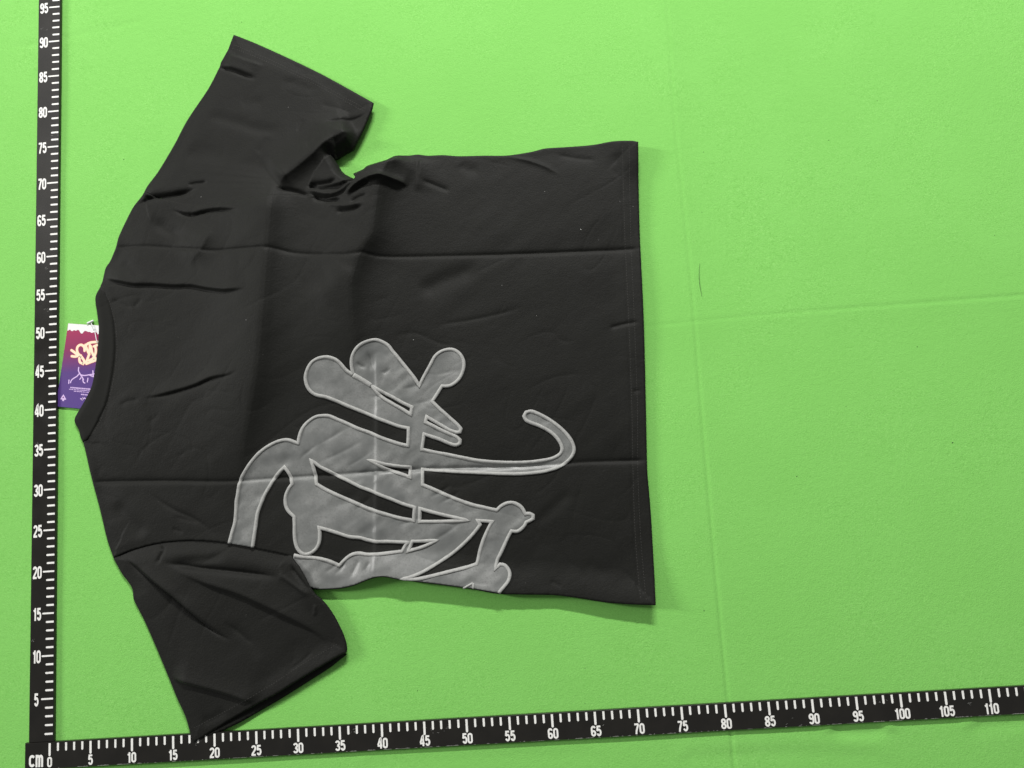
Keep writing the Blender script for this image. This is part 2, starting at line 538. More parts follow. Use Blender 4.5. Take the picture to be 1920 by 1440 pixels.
# pressed folds across the whole garment
cA = [(205, 462), (219, 462), (288, 462), (361, 469), (405, 473), (513, 471), (562, 478), (656, 484), (683, 480), (708, 483), (812, 480), (900, 478), (980, 475), (1100, 470), (1215, 466)]
feat('v', cA, 0.14, 0.26, taper=0.02)
feat('t', cA, 0.11, 2.2, taper=0.02)
cB = [(160, 905), (172, 905), (300, 903), (400, 904), (448, 903), (500, 899), (592, 893), (640, 890), (712, 884), (780, 881), (850, 878), (960, 876), (1060, 870), (1100, 867), (1230, 863)]
feat('v', cB, 0.19, 0.32, taper=0.02)
feat('s', list(reversed(cB)), 0.12, 0.10, 0.8, taper=0.02)
feat('t', cB, 0.20, 1.8, taper=0.02)
# upright folds: crest then fall to the right (listed bottom to top)
feat('d', [(430, 1000), (445, 930), (462, 850), (478, 775), (490, 720), (500, 640), (506, 560), (510, 500), (516, 420), (522, 350), (530, 310)], 1.35, 0.16, 2.01, taper=(0.45, 0.14))
feat('d', [(690, 790), (684, 720), (674, 650), (668, 595), (667, 541), (673, 510), (685, 477), (704, 447), (710, 406), (719, 350), (727, 325), (742, 296), (755, 270)], 1.35, 0.15, 2.01, taper=(0.5, 0.08))
feat('s', [(786, 292), (786, 305), (785, 325), (777, 362)], 0.22, 0.15, 1.2)
feat('s', [(706, 640), (706, 760), (705, 900), (704, 1086)], 0.27, 0.34, 1.3, taper=0.12)
feat('r', [(705, 905), (704, 960), (704, 1086)], 0.035, 0.25, taper=0.12)
# shoulder and yoke
feat('v', [(246, 388), (251, 385), (280, 371), (322, 365), (357, 357), (372, 350)], 0.60, 0.40, taper=0.30)
feat('s', [(246, 390), (280, 373), (322, 367), (357, 359)], 0.22, 0.15, 1.4, taper=0.3)
feat('v', [(350, 347), (363, 344), (390, 341)], 0.22, 0.25)
feat('v', [(318, 391), (342, 401), (361, 404), (380, 400), (405, 397), (457, 400)], 0.42, 0.22, taper=0.3)
feat('s', [(318, 390), (342, 400), (361, 403), (380, 399), (405, 396), (457, 399)], 0.16, 0.12, 1.0, taper=0.3)
feat('d', [(350, 508), (367, 487), (386, 466), (399, 441), (411, 414)], 0.42, 0.5, 1.3, taper=0.4)
feat('v', [(280, 405), (300, 421), (325, 436), (352, 446)], 0.26, 0.9, taper=0.4)
feat('s', [(188, 520), (222, 529), (251, 535), (284, 535), (326, 538), (361, 538), (388, 544), (430, 549), (474, 546)], 0.36, 0.13, 1.8, taper=0.14)
feat('v', [(190, 521), (222, 530), (251, 536), (284, 536), (326, 539), (361, 539), (388, 545), (430, 550)], 0.22, 0.28, taper=0.2)
feat('v', [(207, 560), (230, 571), (249, 578)], 0.08, 0.4)
feat('v', [(249, 578), (258, 568), (266, 559)], 0.08, 0.4)
feat('v', [(225, 490), (245, 505), (262, 530)], 0.10, 0.7)
feat('s', [(265, 747), (300, 742), (345, 731), (375, 722), (400, 712), (437, 705), (459, 695)], 0.26, 0.12, 1.3, taper=0.3)
feat('v', [(265, 748), (300, 743), (345, 732), (375, 723), (400, 713), (437, 706), (459, 696)], 0.20, 0.22, taper=0.3)
feat('v', [(276, 794), (290, 784), (300, 774)], 0.05, 0.5)
feat('v', [(222, 762), (240, 752), (262, 750)], 0.08, 0.4)
feat('v', [(268, 916), (300, 940), (327, 957), (370, 977), (412, 1012)], 0.14, 0.45, taper=0.35)
feat('v', [(325, 968), (352, 976), (372, 981)], 0.07, 0.3)
feat('v', [(322, 990), (343, 1000)], 0.08, 0.3)
feat('v', [(212, 940), (240, 975), (275, 1008)], 0.18, 1.0)
# armpit of the upper sleeve
feat('d', [(524, 352), (562, 322), (596, 295), (625, 272), (672, 252)], 0.95, 0.16, 0.9, taper=0.14)
feat('v', [(578, 352), (600, 350), (622, 348), (640, 342)], 0.45, 0.35)
feat('r', [(572, 356), (600, 365), (625, 369), (650, 361), (675, 340)], 0.42, 0.32, taper=0.2)
feat('v', [(520, 356), (560, 362), (585, 371)], 0.35, 0.25)
feat('v', [(585, 371), (612, 378), (648, 382)], 0.42, 0.42)
feat('r', [(655, 374), (672, 358), (690, 348), (719, 341), (745, 345), (764, 351)], 0.45, 0.28, taper=0.15)
feat('s', [(655, 374), (672, 360), (690, 350), (719, 343), (745, 347), (768, 352)], 0.32, 0.12, 0.9, taper=0.1)
feat('v', [(660, 369), (680, 357), (700, 348)], 0.30, 0.35)
feat('r', [(610, 385), (640, 392), (665, 393), (690, 388)], 0.22, 0.35)
feat('v', [(632, 402), (660, 402), (690, 395)], 0.30, 0.45)
feat('v', [(662, 388), (680, 378), (696, 374)], 0.22, 0.3)
feat('v', [(790, 338), (815, 347), (846, 359)], 0.20, 0.32)
feat('r', [(930, 290), (947, 292), (985, 300), (1020, 312), (1052, 329)], 0.20, 0.20, taper=0.3)
feat('v', [(860, 305), (880, 318), (900, 316)], 0.09, 0.7)
feat('v', [(1040, 288), (1080, 296), (1120, 300)], 0.09, 0.5)
feat('v', [(1155, 285), (1160, 320), (1150, 335)], 0.08, 0.6)
# quiet diagonal waves on the back
feat('v', [(780, 552), (833, 525), (862, 514), (900, 498)], 0.24, 1.1)
feat('v', [(560, 545), (600, 528), (630, 512)], 0.12, 1.4)
feat('r', [(600, 565), (640, 530), (660, 500)], 0.14, 1.6)
feat('v', [(812, 611), (882, 600), (945, 586), (985, 574)], 0.075, 0.35)
feat('v', [(735, 630), (780, 625), (830, 645), (872, 640)], 0.06, 0.5)
feat('v', [(1140, 615), (1174, 607), (1199, 605)], 0.16, 0.22)
feat('v', [(1185, 735), (1203, 731)], 0.08, 0.25)
feat('v', [(1000, 985), (1040, 950), (1075, 915)], 0.10, 0.7)
feat('v', [(1030, 1088), (1048, 1096), (1052, 1104)], 0.06, 0.3)
feat('v', [(1080, 1090), (1110, 1060), (1140, 1085)], 0.05, 0.7)
feat('v', [(1164, 262), (1167, 365), (1170, 450), (1175, 560), (1182, 740), (1185, 880), (1189, 1000), (1199, 1140)], 0.045, 0.22, taper=0.01)
# diagonal pulls on the applique
for a, b, A, w in (((600, 830), (655, 795), .07, .4), ((590, 870), (690, 820), .08, .45), ((640, 880), (705, 840), .07, .35), ((560, 860), (600, 825), .06, .4),
                   ((520, 880), (545, 850), .10, .6), ((760, 760), (830, 740), .06, .35), ((745, 730), (800, 715), .06, .3), ((815, 700), (865, 690), .06, .35),
                   ((800, 935), (850, 905), .10, .28), ((820, 945), (865, 918), .10, .28), ((740, 985), (800, 965), .08, .35), ((800, 1020), (870, 975), .10, .4),
                   ((660, 960), (700, 925), .08, .5), ((600, 960), (680, 920), .07, .6), ((625, 1080), (650, 1050), .14, .4), ((655, 1085), (675, 1045), .16, .4),
                   ((605, 1075), (640, 1050), .12, .4), ((680, 1075), (695, 1050), .14, .35), ((690, 655), (700, 700), .16, .35), ((668, 680), (690, 690), .16, .4),
                   ((712, 700), (735, 690), .12, .3), ((690, 745), (730, 735), .10, .4), ((870, 1085), (930, 1095), .06, .4)):
    feat('v', [a, ((a[0] + b[0]) / 2, (a[1] + b[1]) / 2 + 3), b], A, w, taper=0.4)
# upper sleeve
feat('v', [(396, 121), (414, 125), (442, 133), (483, 149)], 0.40, 0.26, taper=0.3)
feat('s', [(410, 123), (442, 131), (481, 146)], 0.22, 0.12, 1.0, taper=0.3)
feat('s', [(500, 124), (460, 112), (420, 97)], 0.20, 0.15, 1.0, taper=0.3)
feat('v', [(395, 80), (440, 94), (452, 86)], 0.10, 0.4)
feat('v', [(448, 194), (470, 191), (498, 193)], 0.07, 0.8)
feat('v', [(380, 215), (433, 226), (480, 241), (540, 248)], 0.14, 0.8)
feat('v', [(569, 223), (564, 237), (558, 250)], 0.08, 0.3)
feat('v', [(506, 256), (494, 275), (482, 290)], 0.08, 0.7)
feat('v', [(578, 264), (586, 287)], 0.06, 0.3)
feat('v', [(698, 212), (680, 219), (646, 227), (606, 232)], 0.26, 0.32, taper=0.3)
feat('v', [(600, 195), (640, 205), (660, 212)], 0.07, 0.5)
feat('v', [(520, 150), (560, 158), (600, 172)], 0.08, 0.7)
feat('v', [(340, 290), (390, 285), (430, 300)], 0.12, 1.2)
# lower sleeve
feat('s', [(229, 1042), (269, 1074), (317, 1110), (372, 1157), (411, 1188), (438, 1202)], 0.62, 0.13, 2.2, taper=0.45)
feat('v', [(229, 1043), (269, 1075), (317, 1111), (372, 1158), (411, 1189), (438, 1203)], 0.26, 0.24, taper=0.2)
feat('v', [(300, 1053), (367, 1064), (436, 1071), (530, 1083)], 0.34, 0.55, taper=0.25)
feat('s', [(315, 1062), (381, 1092), (444, 1113), (500, 1138), (586, 1182), (635, 1222)], 0.42, 0.22, 2.3, taper=0.35)
feat('v', [(320, 1058), (380, 1050), (430, 1040)], 0.12, 0.6)
feat('v', [(546, 1055), (552, 1068), (566, 1086), (588, 1111)], 0.34, 0.30)
feat('r', [(528, 1064), (530, 1080), (560, 1100), (586, 1118)], 0.16, 0.35)
feat('v', [(428, 1172), (467, 1201), (486, 1240)], 0.07, 0.7)
feat('v', [(420, 1165), (450, 1188), (478, 1212)], 0.08, 0.4)
feat('s', [(317, 1272), (367, 1283), (428, 1300), (490, 1322)], 0.42, 0.16, 1.8, taper=0.2)
feat('r', [(594, 1131), (591, 1155)], 0.10, 0.16)
feat('v', [(300, 1022), (306, 1032), (296, 1058)], 0.16, 0.2)
feat('v', [(590, 1218), (566, 1240), (542, 1257)], 0.05, 0.2)
feat('v', [(370, 1355), (400, 1348), (430, 1330)], 0.08, 0.6)

# raised flap of cloth in the armpit
FLAP = PP([(621, 290), (606, 305), (589, 324), (579, 345), (600, 352), (640, 350), (668, 341), (650, 326), (633, 308)], 1.2)

def folds(q):
    h = np.zeros(len(q))
    for kind, pl, A, w, w2, taper in FEATS:
        reach = 17.0 if (kind == 'd' and w2 > 2) else 10.0 if kind == 'd' else 4.5 * max(w, w2 if kind == 's' else w) + 1
        lo = pl.min(0) - reach; hi = pl.max(0) + reach
        m = (q[:, 0] > lo[0]) & (q[:, 0] < hi[0]) & (q[:, 1] > lo[1]) & (q[:, 1] < hi[1])
        if not m.any(): continue
        d, s, t, _ = seg_dist(q[m], pl)
        t0, t1 = taper if isinstance(taper, tuple) else (taper, taper)
        k = smooth01(t / max(t0, 1e-3)) * smooth01((1 - t) / max(t1, 1e-3))
        # beyond the ends of the line: fade
        tip = np.minimum(np.hypot(*(q[m] - pl[0]).T), np.hypot(*(q[m] - pl[-1]).T))
        if taper == 0.02: k = k * (0.55 + 0.9 * np.clip(vnoise(t * 11 + A * 40, t * 0 + 3.3) + 0.5, 0, 1))
        if kind == 'v': r = -1.25 * A * (np.exp(-(np.sqrt(d * d + 0.008) - 0.089) / (0.55 * w)) if w < 0.6 else np.exp(-(d / w)**2))
        elif kind == 'r': r = 1.15 * A * (np.exp(-(np.sqrt(d * d + 0.008) - 0.089) / (0.7 * w)) if w < 0.6 else np.exp(-(d / w)**2))
        elif kind == 't': r = -1.3 * A * np.exp(-d / w)
        elif kind == 's': r = 1.3 * A * 0.5 * (1 + np.tanh(d * s / w)) * np.exp(-d / w2)
        elif kind == 'd':
            sd = d * s
            r = 1.45 * A * np.where(sd >= 0, np.exp(-(sd / (7.0 if w2 > 2 else 3.2))**2), np.exp(sd / w2))
            r -= A * 0.08 * np.exp(-(sd / (w * 2))**2)
        h[m] += r * k
    return h

def ripple(q):
    x, y = q[:, 0], q[:, 1]
    h = vnoise(x / 9 + 3, y / 8 + 1) * 0.16 + vnoise(x / 4.1 + 11, y / 3.3 + 7) * 0.07
    a = x * 0.83 + y * 0.55; b = -x * 0.55 + y * 0.83
    h += vnoise(a / 5.0 + 30, b / 1.5 + 40) * 0.055 + vnoise(a / 2.2 + 70, b / 0.9 + 20) * 0.018
    # stray thin creases
    for k, (ca, sa, l, w, am) in enumerate(((0.92, 0.39, 9, 3.2, 0.045), (0.5, 0.87, 7, 3.0, 0.035), (0.97, -0.25, 6, 2.2, 0.03))):
        aa = x * ca + y * sa; bb = -x * sa + y * ca
        c = vnoise(aa / l + 13 * k, bb / w + 57 + 9 * k)
        mk = smooth01((vnoise(x / 7 + 31 * k, y / 7 + 77) - 0.02) / 0.22)
        h -= am * np.exp(-np.abs(c) / 0.035) * mk
    return h

def near_dist(q, pl, attr, maxd=4.5, cell=5.0):
    a = pl[:, :2]; b = np.roll(a, -1, 0)
    lo = np.minimum(a, b); hi = np.maximum(a, b)
    d = np.full(len(q), maxd); at = np.zeros(len(q))
    ix = np.floor(q / cell).astype(int)
    key = ix[:, 0] * 100003 + ix[:, 1]
    order = np.argsort(key, kind='stable')
    ks = key[order]
    cuts = np.r_[0, np.nonzero(np.diff(ks))[0] + 1, len(ks)]
    at2 = np.roll(attr, -1)
    for c0, c1 in zip(cuts[:-1], cuts[1:]):
        idx = order[c0:c1]
        p = q[idx]
        mn, mx = p.min(0) - maxd, p.max(0) + maxd
        sel = np.nonzero((hi[:, 0] > mn[0]) & (lo[:, 0] < mx[0]) & (hi[:, 1] > mn[1]) & (lo[:, 1] < mx[1]))[0]
        if not len(sel): continue
        best = np.full(len(p), maxd * maxd); bt = np.zeros(len(p))
        for i in sel:
            dv = b[i] - a[i]; L2 = dv @ dv
            if L2 < 1e-12: continue
            wv = p - a[i]
            t = np.clip((wv @ dv) / L2, 0, 1)
            r = wv - t[:, None] * dv
            dd = r[:, 0]**2 + r[:, 1]**2
            m = dd < best
            best[m] = dd[m]; bt[m] = attr[i] + (at2[i] - attr[i]) * t[m]
        d[idx] = np.sqrt(best); at[idx] = bt
    return d, at

class Panel:
    def __init__(self, outline, h0, blend=2.5, flap=False, amp=1.0):
        """outline: list of (u, v, edge height)"""
        p = np.array([(*P(o[0], o[1], o[2]), o[2], 1.0 if len(o) > 3 else 0.0) for o in outline])
        self.seam = bool(p[:, 3].any())
        self.poly = spline(p, True, 0.22, 34)
        self.h0, self.blend, self.flap, self.amp = h0, blend, flap, amp
    def edge(self, q):
        return near_dist(q, self.poly, self.poly[:, 2])
    def height(self, q, soft=True):
        d, ez = self.edge(q)
        s = smooth01(d / self.blend)
        h = ez * (1 - s) + self.h0 * s
        dk = d
        if self.seam:                      # sewn edges keep their folds, free edges lie flat
            _, fl = near_dist(q, self.poly, self.poly[:, 3])
            dk = np.maximum(d, 1.2 * np.clip(fl, 0, 1))
        k = 0.12 + 0.88 * smooth01(dk / 1.2)
        h += (folds(q) * self.amp + ripple(q)) * k
        if self.flap:
            f, fs, _, _ = seg_dist(q, FLAP, True)
            ins = inside(q, FLAP)
            h += np.where(ins, 0.55 * smooth01(f / 0.22 + 0.35) + 0.0, 0.55 * smooth01(0.35 - f / 0.22)) * smooth01(d / 0.3)
        rr = 0.13
        x = 1 - np.clip(d / rr, 0, 1)
        h -= rr * (1 - np.sqrt(np.maximum(0, 1 - x * x)))
        return h, d, ez

def hexpts(poly, sp):
    lo = poly[:, :2].min(0); hi = poly[:, :2].max(0)
    ys = np.arange(lo[1], hi[1], sp * 0.866)
    out = []
    for i, y in enumerate(ys):
        xs = np.arange(lo[0] + (sp / 2 if i % 2 else 0), hi[0], sp)
        out.append(np.stack([xs, np.full(len(xs), y)], 1))
    return np.vstack(out)

def triangulate(polys, sp, margin=0.55):
    """polys: outer loop first, then holes"""
    q = hexpts(polys[0], sp)
    m = inside(q, polys[0])
    for h in polys[1:]:
        m &= ~inside(q, h)
    q = q[m]
    keep = np.ones(len(q), bool)
    for h in polys:
        d, _ = near_dist(q, h, np.zeros(len(h)), 1.0, 3.0)
        keep &= d > sp * margin
    q = q[keep]
    V = [Vector((float(x), float(y))) for h in polys for x, y in h[:, :2]]
    loops, b = [], 0
    for h in polys:
        loops.append(list(range(b, b + len(h)))); b += len(h)
    edges = [(l[i], l[(i + 1) % len(l)]) for l in loops for i in range(len(l))]
    V += [Vector((float(x), float(y))) for x, y in q]
    v, e, f, ov, oe, of = delaunay_2d_cdt(V, edges, [], 1, 1e-5)
    pts = np.array([(p.x, p.y) for p in v])
    cen = np.array([(pts[t[0]] + pts[t[1]] + pts[t[2]]) / 3 for t in f])
    ok = inside(cen, polys[0])
    for h in polys[1:]:
        ok &= ~inside(cen, h)
    return pts, [tuple(t) for t, o in zip(f, ok) if o]

def boundary_edges(F):
    cnt = {}
    for f in F:
        for i in range(len(f)):
            a, b = f[i], f[(i + 1) % len(f)]
            if (b, a) in cnt: del cnt[(b, a)]
            else: cnt[(a, b)] = 1
    return list(cnt)

def lift_under(pts):
    """what the garment lies on besides the felt: the hang tag and the lower ruler"""
    f = np.zeros(len(pts))
    m = (pts[:, 0] > -0.5) & (pts[:, 0] < 11) & (pts[:, 1] > 38) & (pts[:, 1] < 53)
    f[m] = 0.24
    m = pts[:, 1] < 1.2
    f[m] = RT + 0.03
    return f

def build_panel(name, panel, parent, sp=0.16, material=None, z_off=0.0, thick=0.30):
    pts, F = triangulate([panel.poly], sp)
    z, d, ez = panel.height(pts)
    z = z + z_off
    w = 1 - smooth01(d / 4.0)
    zb = 0.03 + np.maximum(0, ez - thick - 0.03) * w
    zb = np.maximum(zb, lift_under(pts))
    zb = np.minimum(zb, z - 0.05)
    # underside: reuse the same points, coarse enough to be cheap in memory
    n = len(pts)
    V = np.vstack([np.c_[pts, z], np.c_[pts, zb]])
    be = boundary_edges(F)
    FF = list(F) + [tuple(n + i for i in reversed(f)) for f in F] + [(b, a, n + a, n + b) for a, b in be]
    return link(name, V, FF, material or M_JERSEY, parent)

SEAM_UP = [(272, 359), (288, 367), (326, 376), (357, 383), (409, 385), (461, 380), (492, 374), (530, 370), (578, 366), (612, 374), (645, 371), (662, 356), (672, 340)]
SEAM_LO = [(224, 1041), (250, 1031), (297, 1019), (353, 1014), (408, 1017), (478, 1029), (518, 1037), (547, 1044)]

body_out = []
def add(lst, z):
    for u, v in lst: body_out.append((u, v, z))
body_out += [(u, v, 0.62, 1) for u, v in SEAM_UP]
add([(662, 326)], 0.50)
add([(682, 317), (687, 312), (705, 306), (725, 300)], 0.55)
add([(742, 292), (767, 291)], 0.75)
add([(782, 289), (802, 291)], 0.6)
add([(830, 290), (860, 292), (910, 291), (947, 291), (972, 288), (1000, 283), (1022, 277.5), (1060, 275), (1110, 271)], 0.5)
body_out += [(1150, 264, 0.9), (1185, 263, 1.5), (1197, 265, 1.8), (1197.5, 300, 1.5), (1197.5, 340, 1.0), (1200, 440, 0.85), (1202.5, 490, 0.95), (1207.5, 600, 1.05), (1211, 740, 0.8),
             (1214, 880, 0.8), (1217.5, 922, 0.7), (1221, 967, 0.7), (1225, 1035, 0.8), (1227.5, 1080, 1.1), (1230, 1135.5, 1.7), (1185, 1134, 1.5), (1135, 1130, 1.35), (1085, 1122, 1.25),
             (1040, 1116.5, 1.2), (1020, 1116, 1.25)]
PATCH_EDGE = [(934, 1114), (890, 1106), (840, 1099), (790, 1092.5), (750, 1088), (720, 1082.5), (700, 1084.5), (680, 1092), (660, 1099.5), (635, 1104.5), (600, 1106)]
for (u, v), z in zip(PATCH_EDGE, (1.35, 1.4, 1.45, 1.5, 1.55, 1.6, 1.5, 1.3, 1.0, 0.8, 0.7)):
    body_out.append((u, v, z))
body_out += [(578, 1104, 0.6), (560, 1090, 0.55), (543, 1062, 0.55)]
add(list(reversed(SEAM_LO)), 0.58)
add([(212, 1047)], 0.40)
add([(200, 1012), (185, 950), (172, 902), (160, 850), (155, 829)], 0.34)
# neck side: the collar band covers this edge
add([(163, 808), (178, 781), (192, 747), (201, 706), (206, 664), (206, 622), (200, 584), (191, 557), (187, 538)], 0.52)
add([(191, 527), (197, 502), (205, 490), (214, 469), (217, 460), (222, 442), (237, 410), (250, 386), (262, 371)], 0.34)

shirt = empty('t_shirt', (38, 47, 0), 'black short sleeved T-shirt laid face down with a grey appliqued emblem', 'shirt')
B = Panel(body_out, 0.62, blend=4.0)
body = build_panel('body', B, shirt)

# upper sleeve: tucked under the body along the seam
up_out = [(264, 372, 0.25), (275, 349, 0.36), (295, 322, 0.34), (325, 272, 0.34), (350, 225, 0.34), (390, 165, 0.34), (411, 124, 0.36), (413, 117, 0.45), (418, 108, 0.45), (424, 97, 0.4), (426, 94, 0.34), (437.5, 64, 0.36),
          (480, 81, 0.34), (540, 108, 0.34), (600, 137, 0.40), (650, 164, 0.55), (700, 192, 0.95), (697, 205, 1.05), (680, 245, 1.0), (667, 272, 0.8), (662, 281, 0.65), (650, 287, 0.6), (634, 297, 0.6), (629, 300, 0.8), (621, 290, 1.1),
          (633, 308, 0.9), (645, 325, 0.6), (668, 338, 0.45), (676, 349, 0.46, 1), (664, 365, 0.5, 1), (645, 380, 0.5, 1), (612, 382, 0.52, 1), (578, 374, 0.48, 1), (530, 378, 0.46, 1), (492, 382, 0.44, 1), (461, 388, 0.44, 1), (409, 393, 0.44, 1), (357, 391, 0.42, 1), (326, 384, 0.46, 1), (288, 376, 0.38, 1)]
SU = Panel(up_out, 0.58, flap=True)
sleeve_up = build_panel('sleeve', SU, shirt)
sleeve_up['label'] = 'sleeve reaching away from the emblem, hem flat on the felt'

# lower sleeve
LIP = [(363, 1393), (420, 1357), (480, 1322), (519, 1301), (561, 1275), (599, 1252), (635, 1231), (648, 1225)]
lo_out = [(212, 1048, 0.36), (227, 1075, 0.36), (246, 1102, 0.36), (250, 1125, 0.36), (270, 1165, 0.36), (292, 1215, 0.36), (315, 1270, 0.38), (332, 1312, 0.42), (347, 1345, 0.5), (357, 1380, 0.60)]
lo_out += [(u, v, z) for (u, v), z in zip(LIP, (0.62, 0.75, 0.95, 1.1, 1.15, 1.15, 1.1, 0.95))]
lo_out += [(650, 1218, 0.95), (648, 1204, 0.95), (641, 1185, 0.95), (628, 1159, 1.0), (615, 1139, 1.1), (603, 1125, 1.2), (590, 1114, 1.25), (582, 1103, 1.3), (572, 1083, 1.25), (561, 1064, 1.1), (549, 1047, 0.8), (546, 1034, 0.30)]
lo_out += [(u, v - 9, 0.28) for u, v in reversed(SEAM_LO[1:-1])] + [(228, 1030, 0.26)]
SL = Panel(lo_out, 0.75, amp=1.25)
sleeve_lo = build_panel('sleeve', SL, shirt)
sleeve_lo['label'] = 'sleeve creased in long pleats, its open hem over the long ruler'
in_out = [(366, 1391, 0.50), (400, 1378, 0.50), (425, 1367, 0.46), (450, 1355, 0.42), (480, 1338, 0.36), (528, 1310, 0.32), (574, 1281, 0.32), (616, 1254, 0.34), (638, 1237, 0.42), (649, 1228.5, 0.60), (646, 1221, 0.6), (600, 1228, 0.3), (540, 1262, 0.3), (470, 1302, 0.3), (400, 1345, 0.35)]
IN = Panel(in_out, 0.30, blend=1.0, amp=0.0)
inner = build_panel('inner_layer', IN, sleeve_lo, sp=0.3)

# collar band
col_out = [(188, 536, 0.42), (178, 557, 0.40), (181, 585, 0.40), (184, 610, 0.42), (184, 625, 0.42), (180, 672, 0.42), (172, 720, 0.42), (160, 747, 0.40), (140, 782, 0.38), (139, 791, 0.38), (147, 807, 0.38), (150, 819, 0.38), (155, 830, 0.36),
           (165, 823, 0.54), (182, 792, 0.61), (198, 757, 0.62), (208, 713, 0.62), (214, 665, 0.62), (214, 622, 0.62), (208, 580, 0.62), (198, 551, 0.60)]
CO = Panel(col_out, 0.60, blend=0.8, amp=0.0)
collar = build_panel('collar', CO, shirt, sp=0.18, material=M_RIB, z_off=0.03)

# ------------------------------------------------------------------ applique emblem on the back
z5 = lambda l: Z(l, 400, 560, 4)
z6 = lambda l: Z(l, 400, 800, 4)
z7 = lambda l: Z(l, 700, 720, 4)
z8 = lambda l: Z(l, 540, 920, 4)
path1 = z5([(1050, 572), (1000, 540), (955, 490), (930, 465), (890, 445), (840, 437), (780, 450), (735, 480), (705, 530), (690, 590), (700, 650), (730, 695), (775, 722), (845, 737), (920, 765), (1000, 800), (1080, 832), (1160, 865), (1240, 900), (1320, 930), (1400, 958), (1462, 970),
            (1462, 1040), (1458, 1103), (1400, 1090), (1320, 1065), (1240, 1035), (1160, 1000), (1080, 972), (1000, 935), (930, 905), (870, 880), (825, 877), (770, 885), (720, 915), (680, 955), (655, 1000), (640, 1050), (635, 1085), (600, 1072), (560, 1060), (510, 1063), (450, 1085), (390, 1120), (330, 1170), (280, 1230), (240, 1290), (210, 1350)]) \
    + z6([(192, 440), (180, 520), (172, 560), (168, 640), (160, 720), (140, 790), (122, 860), (119, 876)])
path2 = z6([(292, 905), (300, 850), (315, 750), (330, 650), (355, 580), (385, 510), (420, 450), (460, 390), (500, 335), (532, 303), (560, 340), (585, 385), (590, 430), (565, 465), (542, 520), (540, 580), (560, 630), (605, 675), (607, 740), (607, 800), (612, 860), (630, 915), (660, 948), (690, 958), (730, 948), (770, 915), (792, 870), (797, 810), (793, 758),
            (860, 775), (940, 800), (1020, 825), (1100, 833), (1160, 850), (1220, 862), (1300, 862), (1400, 866), (1458, 868), (1438, 895), (1415, 935), (1300, 950), (1220, 958), (1150, 958), (1090, 950), (1040, 960), (1000, 985), (965, 1020), (945, 1043), (900, 1022), (850, 1003), (800, 991), (740, 983), (690, 979), (650, 975), (604, 965)])
path3 = z5([(1050, 572), (1038, 520), (1035, 470), (1045, 420), (1075, 370), (1120, 335), (1170, 315), (1215, 308), (1260, 320), (1310, 350), (1345, 395), (1380, 435), (1440, 510), (1500, 585), (1545, 655), (1570, 600), (1600, 545), (1630, 490), (1660, 435), (1700, 400), (1750, 382), (1800, 382), (1845, 410), (1872, 455), (1878, 505), (1865, 560), (1835, 610), (1790, 645), (1755, 655), (1715, 655),
            (1690, 695), (1665, 735), (1640, 770), (1680, 810), (1730, 855), (1780, 900), (1830, 945), (1855, 975), (1850, 1000), (1820, 1002), (1770, 983), (1720, 955), (1660, 920), (1600, 885), (1590, 925), (1640, 950), (1700, 980), (1760, 1008), (1820, 1034), (1850, 1060), (1848, 1085), (1820, 1098), (1770, 1085), (1700, 1055), (1640, 1035), (1580, 1015), (1572, 1070), (1563, 1130)]) \
    + z7([(460, 512), (560, 530), (660, 550), (760, 570), (860, 582), (960, 588), (1080, 590), (1180, 585), (1280, 572), (1350, 555), (1395, 530), (1415, 500), (1412, 465), (1390, 420), (1350, 375), (1300, 340), (1240, 310), (1185, 290), (1145, 270), (1130, 240), (1145, 212), (1180, 204), (1220, 215), (1300, 255), (1380, 310), (1440, 365), (1485, 425), (1505, 480), (1500, 520), (1475, 560), (1430, 600), (1370, 630), (1280, 655), (1180, 668), (1080, 674), (960, 672), (840, 667), (720, 662), (600, 656), (480, 648), (370, 640),
             (368, 700), (368, 755), (440, 785), (540, 830), (640, 870), (740, 905), (840, 928), (925, 948), (960, 915), (1000, 895), (1045, 890), (1085, 905), (1115, 930), (1140, 975), (1170, 972), (1197, 985), (1198, 1010), (1175, 1024), (1146, 1036), (1136, 1058), (1112, 1085), (1080, 1105), (1035, 1103), (1010, 1150), (980, 1215), (955, 1270), (930, 1320)]) \
    + z8([(1556, 585), (1590, 553), (1625, 560), (1655, 595), (1663, 635), (1650, 680), (1620, 720), (1590, 755), (1582, 768)])
holes = [
    z5([(1185, 652), (1260, 695), (1340, 735), (1420, 780), (1488, 812), (1480, 868), (1420, 830), (1340, 785), (1260, 735)]),
    z6([(733, 255), (760, 270), (800, 300), (860, 330), (930, 365), (1010, 405), (1100, 450), (1180, 480), (1260, 515), (1340, 545), (1420, 578), (1510, 605), (1505, 655), (1503, 705), (1420, 690), (1320, 665), (1220, 635), (1140, 605), (1060, 570), (980, 535), (900, 500), (830, 465), (772, 430), (768, 390), (755, 330)]),
    z6([(1550, 615), (1640, 640), (1740, 665), (1830, 685), (1905, 704), (1800, 709), (1680, 712), (1545, 712), (1548, 665)]),
    z6([(1170, 252), (1220, 264), (1300, 284), (1390, 297), (1475, 305), (1475, 380), (1430, 362), (1360, 338), (1290, 315), (1230, 282)]),
    z6([(1462, 932), (1492, 860), (1560, 858), (1672, 854), (1600, 890), (1540, 912)]),
    z8([(858, 662), (920, 648), (1000, 615), (1080, 570), (1160, 520), (1240, 465), (1310, 405), (1370, 345), (1420, 285), (1440, 255), (1425, 225), (1480, 228), (1530, 232), (1500, 290), (1465, 370), (1440, 450), (1425, 520), (1415, 550), (1340, 575), (1240, 600), (1140, 625), (1040, 650), (960, 664)]),
]
